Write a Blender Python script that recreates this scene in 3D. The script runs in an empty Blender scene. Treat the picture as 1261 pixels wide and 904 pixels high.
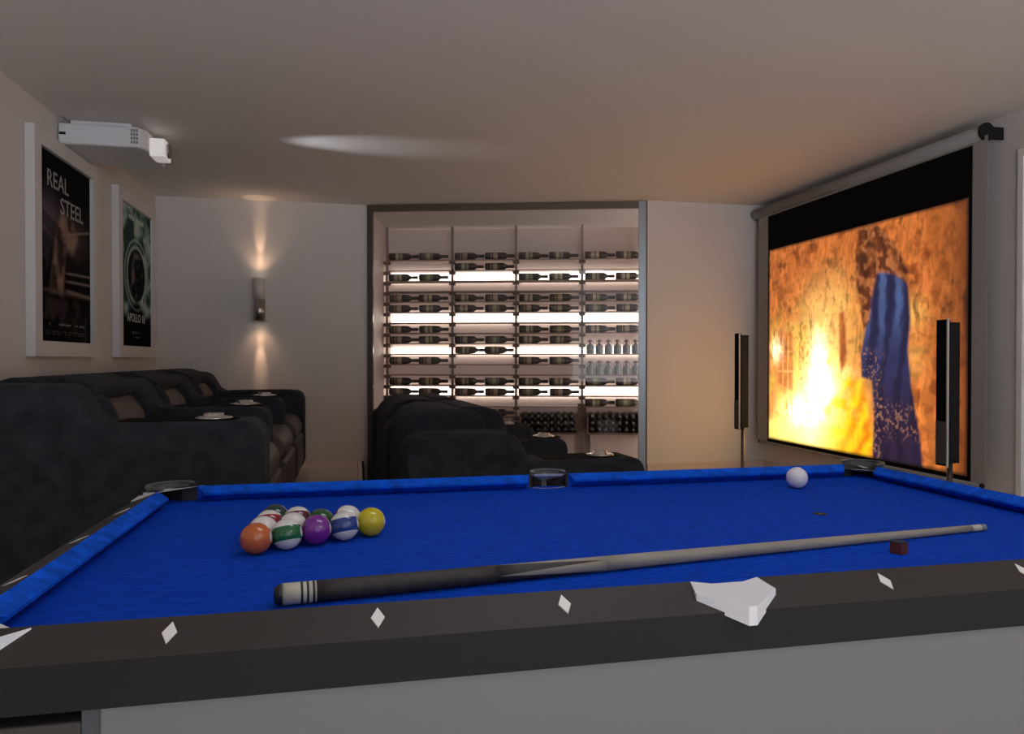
import bpy, bmesh, math, random
import numpy as np
from mathutils import Vector, Matrix
random.seed(4)
S = bpy.context.scene
COL = S.collection
PI = math.pi

# ------------------------------------------------------------------ helpers
def mesh(name, bm, mat=None, parent=None, smooth=False, loc=None, rot=None):
    bmesh.ops.recalc_face_normals(bm, faces=bm.faces)
    me = bpy.data.meshes.new(name); bm.to_mesh(me); bm.free()
    if smooth:
        for p in me.polygons: p.use_smooth = True
    o = bpy.data.objects.new(name, me); COL.objects.link(o)
    if mat:
        for m in (mat if isinstance(mat, (list, tuple)) else [mat]): me.materials.append(m)
    if parent: o.parent = parent
    if loc: o.location = loc
    if rot: o.rotation_euler = rot
    return o

def bevel(o, w, seg=2, ang=40):
    m = o.modifiers.new('bevel', 'BEVEL'); m.width = w; m.segments = seg
    m.limit_method = 'ANGLE'; m.angle_limit = math.radians(ang); m.harden_normals = False
    for p in o.data.polygons: p.use_smooth = True
    try:
        n = o.modifiers.new('wn', 'WEIGHTED_NORMAL'); n.keep_sharp = True
    except Exception: pass
    return o

def tag(o, label, cat, group=None, kind=None):
    o['label'] = label; o['category'] = cat
    if group: o['group'] = group
    if kind: o['kind'] = kind
    return o

def struct(o):
    o['kind'] = 'structure'; return o

def empty(name, loc=(0, 0, 0), rz=0.0):
    o = bpy.data.objects.new(name, None); COL.objects.link(o)
    o.empty_display_size = .1; o.location = loc; o.rotation_euler = (0, 0, rz); return o

def B(): return bmesh.new()

def box(bm, x0, x1, y0, y1, z0, z1, mi=0):
    v = [bm.verts.new(p) for p in ((x0,y0,z0),(x1,y0,z0),(x1,y1,z0),(x0,y1,z0),(x0,y0,z1),(x1,y0,z1),(x1,y1,z1),(x0,y1,z1))]
    for f in ((0,3,2,1),(4,5,6,7),(0,1,5,4),(1,2,6,5),(2,3,7,6),(3,0,4,7)):
        bm.faces.new([v[i] for i in f]).material_index = mi
    return bm

def prism(bm, poly, a, b, axis='y', mi=0):
    """extrude a 2-D polygon from a to b along an axis; poly in the two other axes (x,z), (x,y) or (y,z)"""
    def P(p, t):
        return {'y': (p[0], t, p[1]), 'z': (p[0], p[1], t), 'x': (t, p[0], p[1])}[axis]
    A = [bm.verts.new(P(p, a)) for p in poly]; C = [bm.verts.new(P(p, b)) for p in poly]
    n = len(poly)
    fs = [bm.faces.new(A), bm.faces.new(C[::-1])]
    for i in range(n): fs.append(bm.faces.new([A[i], C[i], C[(i+1) % n], A[(i+1) % n]]))
    for f in fs: f.material_index = mi
    return bm

def loft(bm, secs, caps=True, mi=0):
    """secs: list of lists of 3-D points (same count, closed loops)"""
    R = [[bm.verts.new(p) for p in s] for s in secs]; n = len(secs[0])
    for r0, r1 in zip(R, R[1:]):
        for i in range(n):
            bm.faces.new([r0[i], r0[(i+1) % n], r1[(i+1) % n], r1[i]]).material_index = mi
    if caps:
        bm.faces.new(R[0][::-1]).material_index = mi; bm.faces.new(R[-1]).material_index = mi
    return bm

def lathe(bm, prof, seg=20, M=None, mi=0, cap=True):
    """profile of (r, z); revolve about z, then transform by M"""
    M = M or Matrix()
    rings = []
    for r, z in prof:
        if r < 1e-6: rings.append([bm.verts.new(M @ Vector((0, 0, z)))])
        else: rings.append([bm.verts.new(M @ Vector((r*math.cos(2*PI*i/seg), r*math.sin(2*PI*i/seg), z))) for i in range(seg)])
    for a, b in zip(rings, rings[1:]):
        for i in range(seg):
            j = (i+1) % seg
            if len(a) == 1 and len(b) == 1: continue
            if len(a) == 1: f = [a[0], b[j], b[i]]
            elif len(b) == 1: f = [a[i], a[j], b[0]]
            else: f = [a[i], a[j], b[j], b[i]]
            bm.faces.new(f).material_index = mi
    if cap:
        for r in (rings[0], rings[-1]):
            if len(r) > 2: bm.faces.new(r).material_index = mi
    return bm

def axis_matrix(p0, p1):
    d = Vector(p1) - Vector(p0)
    return Matrix.Translation(p0) @ d.to_track_quat('Z', 'Y').to_matrix().to_4x4()

def tube(bm, p0, p1, r, seg=12, mi=0):
    return lathe(bm, [(r, 0), (r, (Vector(p1)-Vector(p0)).length)], seg, axis_matrix(p0, p1), mi)

def copy_tree(o, parent=None):
    c = o.copy(); COL.objects.link(c)
    if parent: c.parent = parent
    for ch in list(o.children): copy_tree(ch, c)
    return c

# ------------------------------------------------------------------ materials
def mat(name, color, rough=.6, metal=0., spec=.5, noise=None, bump=None, coat=0., emit=None, estr=1., sheen=0.):
    m = bpy.data.materials.new(name); m.use_nodes = True
    nt = m.node_tree; b = nt.nodes['Principled BSDF']
    b.inputs['Base Color'].default_value = (*color, 1)
    b.inputs['Roughness'].default_value = rough; b.inputs['Metallic'].default_value = metal
    b.inputs['Specular IOR Level'].default_value = spec; b.inputs['Coat Weight'].default_value = coat
    b.inputs['Sheen Weight'].default_value = sheen
    if emit:
        b.inputs['Emission Color'].default_value = (*emit, 1); b.inputs['Emission Strength'].default_value = estr
    tc = None
    if noise or bump:
        tc = nt.nodes.new('ShaderNodeTexCoord')
    if noise:                                   # (scale vector, amount, detail)
        sc, amt, det = noise
        mp = nt.nodes.new('ShaderNodeMapping'); mp.inputs['Scale'].default_value = sc
        n = nt.nodes.new('ShaderNodeTexNoise'); n.inputs['Scale'].default_value = 1; n.inputs['Detail'].default_value = det
        r = nt.nodes.new('ShaderNodeMapRange'); r.inputs['From Min'].default_value = .3; r.inputs['From Max'].default_value = .7
        r.inputs['To Min'].default_value = 1-amt; r.inputs['To Max'].default_value = 1+amt
        mx = nt.nodes.new('ShaderNodeVectorMath'); mx.operation = 'SCALE'; mx.inputs[0].default_value = color
        nt.links.new(tc.outputs['Object'], mp.inputs[0]); nt.links.new(mp.outputs[0], n.inputs['Vector'])
        nt.links.new(n.outputs['Fac'], r.inputs['Value']); nt.links.new(r.outputs[0], mx.inputs['Scale'])
        nt.links.new(mx.outputs[0], b.inputs['Base Color'])
    if bump:
        sc, st = bump
        n2 = nt.nodes.new('ShaderNodeTexNoise'); n2.inputs['Scale'].default_value = sc; n2.inputs['Detail'].default_value = 4
        bp = nt.nodes.new('ShaderNodeBump'); bp.inputs['Strength'].default_value = st; bp.inputs['Distance'].default_value = .004
        nt.links.new(tc.outputs['Object'], n2.inputs['Vector']); nt.links.new(n2.outputs['Fac'], bp.inputs['Height'])
        nt.links.new(bp.outputs[0], b.inputs['Normal'])
    return m

def attr_mat(name, emit=0., rough=.5):
    m = bpy.data.materials.new(name); m.use_nodes = True
    nt = m.node_tree; b = nt.nodes['Principled BSDF']; b.inputs['Roughness'].default_value = rough
    a = nt.nodes.new('ShaderNodeVertexColor'); a.layer_name = 'print'
    if emit > 0:
        b.inputs['Base Color'].default_value = (.03, .03, .03, 1)
        nt.links.new(a.outputs['Color'], b.inputs['Emission Color']); b.inputs['Emission Strength'].default_value = emit
    else:
        nt.links.new(a.outputs['Color'], b.inputs['Base Color']); b.inputs['Specular IOR Level'].default_value = .04
    return m

M = {}
M['wall'] = mat('painted_wall', (.62, .58, .55), .75, bump=(90, .05))
M['ceil'] = mat('painted_ceiling', (.74, .70, .67), .8, bump=(60, .04))
M['wallc'] = mat('cellar_wall', (.72, .60, .56), .6)
M['white'] = mat('white_paint', (.78, .77, .76), .5)
M['frame'] = mat('frame_white', (.62, .59, .57), .5)
M['cloth'] = mat('blue_billiard_cloth', (.001, .048, .44), .9, spec=.1, noise=((45, 260, 45), .28, 4), bump=(500, .15), sheen=.0)
M['cush'] = mat('blue_cushion_cloth', (.002, .085, .60), .85, spec=.12, noise=((30, 34, 8), .35, 3))
M['rail'] = mat('dark_rail', (.038, .032, .029), .5, spec=.25, noise=((3, 30, 30), .06, 3))
M['apron'] = mat('dark_apron', (.016, .015, .0148), .6, spec=.2, bump=(600, .2))
M['cab'] = mat('grey_cabinet', (.17, .17, .175), .5)
M['postd'] = mat('corner_post_slate', (.07, .078, .09), .5)
M['leg'] = mat('dark_leg', (.05, .045, .042), .5)
M['cast'] = mat('white_casting', (.72, .72, .75), .38)
M['inlay'] = mat('pearl_inlay', (.75, .73, .70), .35)
M['pocket'] = mat('pocket_rubber', (.085, .087, .088), .5, spec=.5)
M['pocklip'] = mat('pocket_lip_grey', (.35, .36, .40), .4)
M['pockrim'] = mat('pocket_rim_grey', (.08, .08, .085), .4)
M['black'] = mat('black_plastic', (.008, .008, .008), .7, spec=.25)
M['blackm'] = mat('black_matte', (.004, .004, .004), .9, spec=.1)
M['chrome'] = mat('chrome', (.75, .74, .72), .15, metal=1)
M['steel'] = mat('brushed_steel', (.45, .43, .41), .32, metal=1)
M['silver'] = mat('silver_trim', (.85, .83, .8), .25, metal=.6)
M['fab'] = mat('charcoal_suede', (.027, .030, .037), .9, spec=.15, noise=((14, 14, 14), .35, 6), bump=(160, .25), sheen=.02)
M['fab2'] = mat('charcoal_suede_back', (.023, .025, .031), .9, spec=.15, noise=((10, 10, 10), .3, 5), bump=(160, .25), sheen=.02)
M['brown'] = mat('brown_leather', (.072, .050, .040), .55, noise=((20, 20, 20), .2, 4))
M['bronze'] = mat('bronze_frame', (.105, .083, .066), .42, metal=.5)
M['alu'] = mat('grey_frame', (.25, .27, .29), .35, metal=.7)
M['postm'] = mat('rack_post_finish', (.30, .235, .21), .5)
M['wood'] = mat('rack_wood', (.17, .105, .08), .55, noise=((4, 4, 40), .2, 4))
M['shelf'] = mat('rack_shelf', (.28, .19, .155), .5)
M['led'] = mat('led_diffuser', (.9, .88, .84), .5, emit=(1, .9, .78), estr=4.5)
M['glassb'] = mat('dark_bottle_glass', (.055, .040, .036), .3, spec=.5)
M['foil'] = mat('bottle_capsule', (.07, .045, .043), .4)
M['foilw'] = mat('grey_capsule', (.10, .10, .11), .3)
M['jug'] = mat('smoky_flask_glass', (.16, .17, .165), .15, spec=.7)
M['jugtop'] = mat('flask_stopper', (.20, .12, .10), .5)
M['plastic'] = mat('white_plastic', (.70, .71, .73), .4)
M['screenw'] = mat('screen_fabric_margin', (.30, .29, .28), .8)
M['house'] = mat('screen_housing_metal', (.26, .25, .24), .45)
M['chalkb'] = mat('red_chalk_paper', (.10, .018, .012), .7)
M['chalkt'] = mat('dark_chalk', (.02, .03, .05), .95)
M['spot'] = mat('black_spot', (.004, .004, .012), .7)
M['spotc'] = mat('pale_spot_centre', (.25, .25, .3), .7)
M['baseb'] = mat('skirting', (.56, .47, .40), .6)
M['lensw'] = mat('lens_glow', (.9, .9, .95), .3, emit=(.92, .96, 1), estr=3.)
M['lenscase'] = mat('lens_case_painted_bloom', (.8, .78, .76), .4, emit=(1, .95, .9), estr=.28)  # emission imitates the lens bloom; the case itself is no lamp
M['lampw'] = mat('lamp_glow', (.9, .8, .7), .3, emit=(1, .78, .55), estr=6.)
M['panel'] = mat('light_panel_diffuser', (.9, .9, .9), .5, emit=(.92, .96, 1), estr=3.0)
M['bronzes'] = mat('sconce_metal', (.62, .58, .55), .45, metal=.15)

def floor_mat():
    m = bpy.data.materials.new('beige_floor_tiles'); m.use_nodes = True
    nt = m.node_tree; b = nt.nodes['Principled BSDF']; b.inputs['Roughness'].default_value = .35
    tc = nt.nodes.new('ShaderNodeTexCoord'); br = nt.nodes.new('ShaderNodeTexBrick')
    br.offset = 0; br.inputs['Scale'].default_value = 1.0
    br.inputs['Brick Width'].default_value = .8; br.inputs['Row Height'].default_value = .4
    br.inputs['Mortar Size'].default_value = .004
    br.inputs['Color1'].default_value = (.70, .58, .46, 1); br.inputs['Color2'].default_value = (.66, .55, .44, 1)
    br.inputs['Mortar'].default_value = (.26, .2, .16, 1)
    nt.links.new(tc.outputs['Object'], br.inputs['Vector']); nt.links.new(br.outputs['Color'], b.inputs['Base Color'])
    return m
M['floor'] = floor_mat()

def glass_mat():
    m = bpy.data.materials.new('clear_pane'); m.use_nodes = True
    nt = m.node_tree; nt.nodes.clear()
    out = nt.nodes.new('ShaderNodeOutputMaterial'); mx = nt.nodes.new('ShaderNodeMixShader')
    fr = nt.nodes.new('ShaderNodeFresnel'); fr.inputs['IOR'].default_value = 1.3
    tr = nt.nodes.new('ShaderNodeBsdfTransparent'); tr.inputs['Color'].default_value = (.93, .93, .93, 1)
    gl = nt.nodes.new('ShaderNodeBsdfGlossy'); gl.inputs['Roughness'].default_value = .02
    nt.links.new(fr.outputs[0], mx.inputs[0]); nt.links.new(tr.outputs[0], mx.inputs[1]); nt.links.new(gl.outputs[0], mx.inputs[2])
    nt.links.new(mx.outputs[0], out.inputs[0]); return m
M['pane'] = glass_mat()

def ball_mat(name, color, stripe):
    m = bpy.data.materials.new(name); m.use_nodes = True
    nt = m.node_tree; b = nt.nodes['Principled BSDF']
    b.inputs['Roughness'].default_value = .16; b.inputs['Coat Weight'].default_value = .3
    ivory = (.66, .64, .60, 1)
    tc = nt.nodes.new('ShaderNodeTexCoord'); sx = nt.nodes.new('ShaderNodeSeparateXYZ')
    nt.links.new(tc.outputs['Object'], sx.inputs[0])
    ab = nt.nodes.new('ShaderNodeMath'); ab.operation = 'ABSOLUTE'; nt.links.new(sx.outputs['Z'], ab.inputs[0])
    lt = nt.nodes.new('ShaderNodeMath'); lt.operation = 'LESS_THAN'; nt.links.new(ab.outputs[0], lt.inputs[0]); lt.inputs[1].default_value = .0130 if stripe else 1.0
    gt = nt.nodes.new('ShaderNodeMath'); gt.operation = 'LESS_THAN'; nt.links.new(sx.outputs['X'], gt.inputs[0]); gt.inputs[1].default_value = .0265
    mu = nt.nodes.new('ShaderNodeMath'); mu.operation = 'MULTIPLY'; nt.links.new(lt.outputs[0], mu.inputs[0]); nt.links.new(gt.outputs[0], mu.inputs[1])
    mx = nt.nodes.new('ShaderNodeMix'); mx.data_type = 'RGBA'
    nt.links.new(mu.outputs[0], mx.inputs['Factor']); mx.inputs['A'].default_value = ivory; mx.inputs['B'].default_value = (*color, 1)
    nt.links.new(mx.outputs['Result'], b.inputs['Base Color'])
    return m

def band_mat(name, bands, base, rough=.5):
    """colour bands along local x: list of (x0, x1, colour)"""
    m = bpy.data.materials.new(name); m.use_nodes = True
    nt = m.node_tree; b = nt.nodes['Principled BSDF']; b.inputs['Roughness'].default_value = rough
    tc = nt.nodes.new('ShaderNodeTexCoord'); sx = nt.nodes.new('ShaderNodeSeparateXYZ'); nt.links.new(tc.outputs['Object'], sx.inputs[0])
    mr = nt.nodes.new('ShaderNodeMapRange'); mr.inputs['From Min'].default_value = 0; mr.inputs['From Max'].default_value = .2
    nt.links.new(sx.outputs['X'], mr.inputs['Value'])
    cr = nt.nodes.new('ShaderNodeValToRGB'); cr.color_ramp.interpolation = 'CONSTANT'
    el = cr.color_ramp.elements
    stops = []
    pos = 0
    for x0, x1, c in bands:
        if x0 > pos: stops.append((pos, base))
        stops.append((x0, c)); pos = x1
    stops.append((pos, base))
    el[0].position = stops[0][0]/.2; el[0].color = (*stops[0][1], 1)
    el[1].position = stops[1][0]/.2; el[1].color = (*stops[1][1], 1)
    for p, c in stops[2:]:
        e = el.new(p/.2); e.color = (*c, 1)
    nt.links.new(mr.outputs[0], cr.inputs[0]); nt.links.new(cr.outputs[0], b.inputs['Base Color'])
    return m

# ------------------------------------------------------------------ camera (x along the pool table, y into the room)
YAW, PITCH = .2081, .0104
CAMZ = 1.0711
cd = bpy.data.cameras.new('camera'); cam = bpy.data.objects.new('camera', cd); COL.objects.link(cam)
cam.location = (0, 0, CAMZ); cam.rotation_euler = (PI/2-PITCH, 0, -YAW)
cd.sensor_fit = 'HORIZONTAL'; cd.sensor_width = 36; cd.lens = 900/1261*36; cd.clip_start = .02
S.camera = cam

# ------------------------------------------------------------------ room shell
HC = 2.316                        # ceiling height
XL, XR, YB, YR, YF = -1.505, 3.24, 6.02, 5.39, -2.2
PLZ = .248                        # raised seating platform
def sbox(name, m, *a, bev=0):
    o = struct(mesh(name, box(B(), *a), m))
    return o
sbox('floor', M['floor'], XL-.1, XR+.1, YF, 7.5, -.08, 0)
sbox('ceiling', M['ceil'], XL-.1, XR+.1, YF, 7.6, HC, HC+.1)
sbox('wall_left', M['wall'], XL-.1, XL, YF, YB, 0, HC)
bm = B(); box(bm, 2.6, XR+.1, YF-.1, YF, 0, HC); box(bm, XL-.1, -.4, YF-.1, YF, 0, HC); struct(mesh('wall_front_unseen', bm, M['wall']))  # unseen wall, added with its gap placed to shape the incoming daylight
sbox('wall_back', M['wall'], XL-.1, .078, YB, YB+.04, 0, HC)
sbox('wall_back_right', M['wall'], 2.222, XR+.1, YR, YR+.12, 0, HC)
# right wall with a doorway
bm = B(); box(bm, XR, XR+.1, 3.06, YR, 0, HC); box(bm, XR, XR+.1, 2.12, 3.06, 2.12, HC); box(bm, XR, XR+.1, YF, 2.12, 0, HC)
struct(mesh('wall_right', bm, M['wall']))
d = empty('door_1', (XR, 2.59, 0)); struct(d)
mesh('door_leaf', box(B(), .03, .07, -.44, .44, .005, 2.08), M['white'], d)
bm = B(); box(bm, -.012, .1, -.47, -.44, 0, 2.12); box(bm, -.012, .1, .44, .47, 0, 2.12); box(bm, -.012, .1, -.44, .44, 2.08, 2.12)
mesh('door_frame', bm, M['white'], d)
bm = B(); tube(bm, (.03, .36, 1.0), (-.03, .36, 1.0), .01); tube(bm, (-.03, .37, 1.0), (-.03, .25, 1.0), .009)
mesh('door_handle', bm, M['steel'], d, smooth=False)
# seating platform and its edge strip
sbox('platform', M['floor'], XL, .03, 2.2, YB, 0, PLZ)
sbox('trim_1', M['blackm'], .03, .046, 2.2, YB, 0, PLZ+.002)
# skirting of the right-hand corner
bm = B(); box(bm, 2.222, XR, YR-.015, YR, 0, .25); struct(mesh('baseboard_back', bm, M['baseb']))
bm = B(); box(bm, XR-.015, XR, 3.07, YR-.015, 0, .25); struct(mesh('baseboard_right', bm, M['baseb']))

# ------------------------------------------------------------------ wine cellar
GD = Vector((.963, -.271, 0)).normalized(); GN = Vector((-.271, -.963, 0)).normalized()   # along the glass / towards the room
G0 = Vector((.078, YB-.009, 0)); GL = 2.222
GROT = math.atan2(GD.y, GD.x)
def cpt(s, back, z=0): return G0 + GD*s - GN*back + Vector((0, 0, z))
def cbox(name, m, s0, s1, b0, b1, z0, z1):
    """box in cellar coordinates: s along the glass, b behind it"""
    bm = B(); box(bm, s0, s1, b0, b1, z0, z1)
    return mesh(name, bm, m, None, False, G0, (0, 0, GROT))
# glazed front
w = empty('window_1', G0, GROT); struct(w)
FH = HC-.004
bm = B(); box(bm, 0, .045, -.008, .03, 0, FH); mesh('window_frame', bm, M['bronze'], w)
bm = B(); box(bm, .045, GL-.056, -.008, .03, FH-.05, FH); mesh('window_frame', bm, M['bronze'], w)
bm = B(); box(bm, GL-.056, GL, -.008, .03, 0, FH); mesh('window_frame', bm, M['alu'], w)
bm = B(); box(bm, .045, GL-.056, -.008, .03, 0, .05); mesh('window_frame', bm, M['bronze'], w)
bm = B(); box(bm, .045, GL-.056, .006, .014, .05, FH-.05); mesh('pane', bm, M['pane'], w)
BD = 1.145                        # depth of the cellar behind the glass
struct(cbox('wall_cellar_back', M['wallc'], -.3, 3.2, BD, BD+.1, 0, HC))
bm = B(); prism(bm, [(-.09, .032), (-.01, .032), (-.13, BD), (-.21, BD)], 0, HC, 'z'); struct(mesh('wall_cellar_left', bm, M['wallc'], None, False, G0, (0, 0, GROT)))
bm = B(); prism(bm, [(2.95, .3), (3.05, .3), (3.05, BD), (2.95, BD)], 0, HC, 'z'); struct(mesh('wall_cellar_right', bm, M['wallc'], None, False, G0, (0, 0, GROT)))

wl = empty('added_cellar_fill', cpt(2.945, .62), GROT); tag(wl, 'tall added fill light, out of view on the right side wall of the wine cellar', 'wall light')  # lamp added out of view to brighten the bottles from the right
mesh('fill_frame', box(B(), -.03, .0, -.12, .12, .25, 2.05), M['white'], wl)
mesh('fill_diffuser', box(B(), -.034, -.03, -.10, .10, .27, 2.03), mat('cellar_fill_diffuser', (.9, .85, .8), .5, emit=(1, .86, .78), estr=7.), wl)

# rack coordinates: s measured along the rack from a post row that stands in front of the back wall
RB = BD-.13
RS = Vector((.18977-G0.x, 6.97481-G0.y, 0)).dot(GD)     # s of the rack origin
rack_x = [.072, .693, 1.292, 1.907, 2.53]
ROW = lambda k: 2.035-.0974*k                            # bottle axis height of a row
SH = lambda k: ROW(k)-.0345                              # shelf top of a row
ORD = ['first', 'second', 'third', 'fourth', 'fifth', 'sixth', 'seventh', 'eighth', 'ninth', 'tenth', 'eleventh', 'twelfth', 'thirteenth', 'fourteenth', 'fifteenth', 'sixteenth', 'seventeenth']
BAY = ['left end', 'second', 'third', 'right end']
for i, rx in enumerate(rack_x):
    p = empty('rack_post', cpt(RS+rx, RB), GROT)
    tag(p, ['slim brown rack post beside the left cellar wall', 'slim brown rack post second from left, between first two bottle bays',
            'slim brown rack post in the middle of the wine wall', 'slim brown rack post with a thick wooden foot block, fourth from left',
            'rightmost slim rack post, hidden behind the grey window frame'][i], 'wine rack post', 'posts of the wine rack')
    mesh('post', box(B(), -.011, .011, -.012, .012, 0, HC), M['postm'], p)
    if i == 3: mesh('foot_block', box(B(), -.04, .04, -.03, .0, .42, .66), M['wood'], p)
    for k in range(17):
        if i == 3 and SH(k) < .68: continue
        bm = B(); box(bm, -.03, .03, -.02, .02, SH(k)-.036, SH(k)-.004); br = mesh('bracket', bm, M['wood'], p)
for b in range(4):
    a, c = rack_x[b]+.012, rack_x[b+1]-.012
    for k in range(17):
        if (b == 3 and k in (8, 10)) or (b >= 2 and k >= 15): continue
        if k in (1, 6) and b in (0,) and k == 1: pass
        o = cbox('rack_shelf', M['shelf'], RS+a, RS+c, RB-.06, BD-.035, SH(k)-.010, SH(k))
        tag(o, f'thin brown wine rack shelf, {ORD[k]} from the top in the {BAY[b]} bay', 'shelf', 'shelves of the wine rack')
    for n, (z0, z1) in enumerate(((1.818, 1.896), (1.426, 1.506), (1.122, 1.182), (.722, .806))):
        o = cbox('led_light_bar', M['led'], RS+a+.005, RS+c-.005, BD-.032, BD-.002, z0, z1)
        tag(o, f'glowing white light strip, {ORD[n]} from the top in the {BAY[b]} rack bay', 'light', 'light strips behind the bottles')

lab_c = [(.46, .40, .31), (.50, .46, .30), (.42, .35, .27), (.37, .38, .25)]
def bottle_proto(v):
    r = empty('wine_bottle')
    MX = Matrix.Rotation(PI/2, 4, 'Y')
    bm = lathe(B(), [(0, .004), (.030, 0), (.0335, .006), (.0335, .165), (.030, .185), (.018, .200), (.0135, .212), (.0125, .262), (0, .262)], 18, MX)
    mesh('bottle_body', bm, M['glassb'], r, True)
    lc = lab_c[v]
    m = band_mat('bottle_label_%d' % v, [[(.035, .048, (.13, .09, .07)), (.052, .085, lc), (.088, .098, (.14, .12, .08)), (.098, .125, (lc[0]*1.1, lc[1]*1.1, lc[2]*.9))],
        [(.03, .036, (.12, .08, .07)), (.045, .062, (.11, .09, .08)), (.066, .096, lc), (.104, .132, (.30, .28, .17))],
        [(.02, .04, (.10, .08, .07)), (.052, .060, lc), (.070, .078, (.32, .20, .12)), (.080, .118, lc)],
        [(.03, .052, (.13, .11, .10)), (.056, .07, (.22, .2, .14)), (.072, .11, lc), (.113, .135, (.20, .19, .12))]][v], (.05, .04, .035))
    bm = lathe(B(), [(.0339, .018), (.0343, .02), (.0343, .138), (.0339, .14)], 18, MX, cap=False); mesh('bottle_label', bm, m, r, True)
    bm = lathe(B(), [(.0130, .222), (.0150, .224), (.0150, .270), (.013, .274), (0, .274)], 14, MX); mesh('capsule', bm, M['foil'], r, True)
    return r
protos = [bottle_proto(i) for i in range(4)]
used = set()
rows = [[0, 2, 4, 5, 7, 8, 10, 12, 13], [0, 1, 4, 5, 8, 9, 12, 13, 15], [0, 2, 4, 5, 7, 8, 10, 12, 13], [0, 2, 4, 5, 7, 12, 14]]
for b in range(4):
    for ri, k in enumerate(rows[b]):
        for q in range(2):
            v = random.randrange(4)
            o = protos[v] if v not in used else copy_tree(protos[v]); used.add(v)
            s = RS+rack_x[b]+.028+q*.283 + random.uniform(-.004, .004)
            o.location = cpt(s, RB-.02, SH(k)+.0345); o.rotation_euler = (random.uniform(0, 6.28) if 0 else 0, 0, GROT)
            tag(o, f"dark wine bottle lying on {ORD[ri]} filled row down, {BAY[b]} rack bay, {['left','right'][q]} of pair", 'wine bottle', 'wine bottles lying on the rack')
# small stoppered flasks standing in the right bay
def flask():
    r = empty('glass_flask')
    mesh('flask_body', lathe(B(), [(0, .002), (.033, 0), (.0375, .010), (.0375, .055), (.031, .076), (.014, .092), (.011, .108), (.0, .108)], 18), M['jug'], r, True)
    mesh('stopper', lathe(B(), [(.010, .106), (.018, .110), (.019, .122), (.012, .130), (0, .131)], 14), M['jugtop'], r, True)
    bm = B()
    pts = [Vector((.032*math.cos(t), -.004, .078+.050*math.sin(t))) for t in [PI*(.05+.9*i/10) for i in range(11)]]
    for p0, p1 in zip(pts, pts[1:]): tube(bm, p0, p1, .0035, 6)
    mesh('handle', bm, M['jugtop'], r)
    return r
f0 = flask(); first = True
for rr, k in enumerate((9, 11)):
    for q in range(6):
        o = f0 if first else copy_tree(f0); first = False
        o.location = cpt(RS+rack_x[3]+.075+q*.083, RB-.03, SH(k)); o.rotation_euler = (0, 0, GROT)
        tag(o, f"smoky stoppered glass flask, {ORD[q]} from left on {['upper','lower'][rr]} standing row of right end bay", 'glass flask', 'stoppered flasks in the right bay')
# bottles stacked end-on in the low bins
def end_bottle():
    r = empty('cellar_bottle')
    MY = Matrix.Rotation(PI/2, 4, 'X')     # neck towards the room
    mesh('bottle_body', lathe(B(), [(0, .004), (.026, 0), (.0295, .006), (.0295, .145), (.026, .163), (.0135, .185), (.0125, .23), (0, .23)], 16, MY), M['glassb'], r, True)
    mesh('capsule', lathe(B(), [(.0128, .195), (.014, .197), (.014, .236), (0, .237)], 12, MY), M['foilw'], r, True)
    return r
e0 = end_bottle(); first = True
for b in (2, 3):
    zb = .402
    bm = B(); L0, L1 = RS+rack_x[b]+.055, RS+rack_x[b]+.055+8.3*.0612
    t = empty('bottle_bin', cpt(L0, RB), GROT); tag(t, ['low brown bin of end-on bottles in the third rack bay', 'low brown bin of end-on bottles in the right end bay'][b-2], 'bottle bin', 'low bottle bins')
    W = L1-L0
    mesh('bin_floor', box(B(), -.012, W+.012, -.17, .10, zb-.014, zb), M['wood'], t)
    mesh('bin_side', box(B(), -.012, 0, -.15, .10, zb, zb+.17), M['wood'], t); mesh('bin_side', box(B(), W, W+.012, -.15, .10, zb, zb+.17), M['wood'], t)
    mesh('bin_foot', box(B(), .02, W-.02, -.06, .08, 0, zb-.014), M['wallc'], t)
    for lay in range(3):
        for q in range(8):
            o = e0 if first else copy_tree(e0); first = False
            o.location = cpt(L0+.033+q*.0612, RB+.085, zb+.0305+lay*.0595); o.rotation_euler = (0, 0, GROT)
            tag(o, f"dark bottle end facing out, {ORD[q]} from left, {['bottom','middle','top'][lay]} layer, {['third bay','right bay'][b-2]} low bin", 'wine bottle', 'end-on bottles in the low bins')

# ------------------------------------------------------------------ pool table
TX, TY, TZ = .5126, 1.4495, .72        # centre of the bed, cloth height
U, V = .9805, .4909                    # half size to the ridge of the rails
HR, EN, ZN, WR, DR = .036, .0294, .0226, .06, .025
T = empty('pool_table', (TX, TY, 0)); tag(T, 'pool table with bright blue cloth, dark rails and white cabinet', 'pool table')
mesh('playing_surface', box(B(), -U-.02, U+.02, -V-.02, V+.02, TZ-.03, TZ), M['cloth'], T)
# cushions: six mitred blue rails, ridge outside, nose inside
def cushion(p0, p1, inn, m0, m1):
    """p0-p1 ridge line in plan, inn = inward unit vector; m0/m1 = how much the nose end is drawn back"""
    p0, p1, inn = Vector(p0), Vector(p1), Vector(inn); t = (p1-p0).normalized()
    def sec(p, mit):
        s = 1 if p == p0 else -1
        q = p + inn*EN + t*s*mit; u = p + inn*(EN-.027) + t*s*mit*.55
        return [(p.x, p.y, TZ+HR), (q.x, q.y, TZ+ZN), (q.x, q.y, TZ+ZN-.005), (u.x, u.y, TZ+.0005), (p.x, p.y, TZ+.0005)]
    n = 12; bm = B(); A, C = sec(p0, m0), sec(p1, m1)
    loft(bm, [[tuple(Vector(a).lerp(Vector(c), i/n)) for a, c in zip(A, C)] for i in range(n+1)])
    return mesh('cushion', bm, M['cush'], T)
CP, SP = .062, .056                    # corner / side pocket openings
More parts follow.
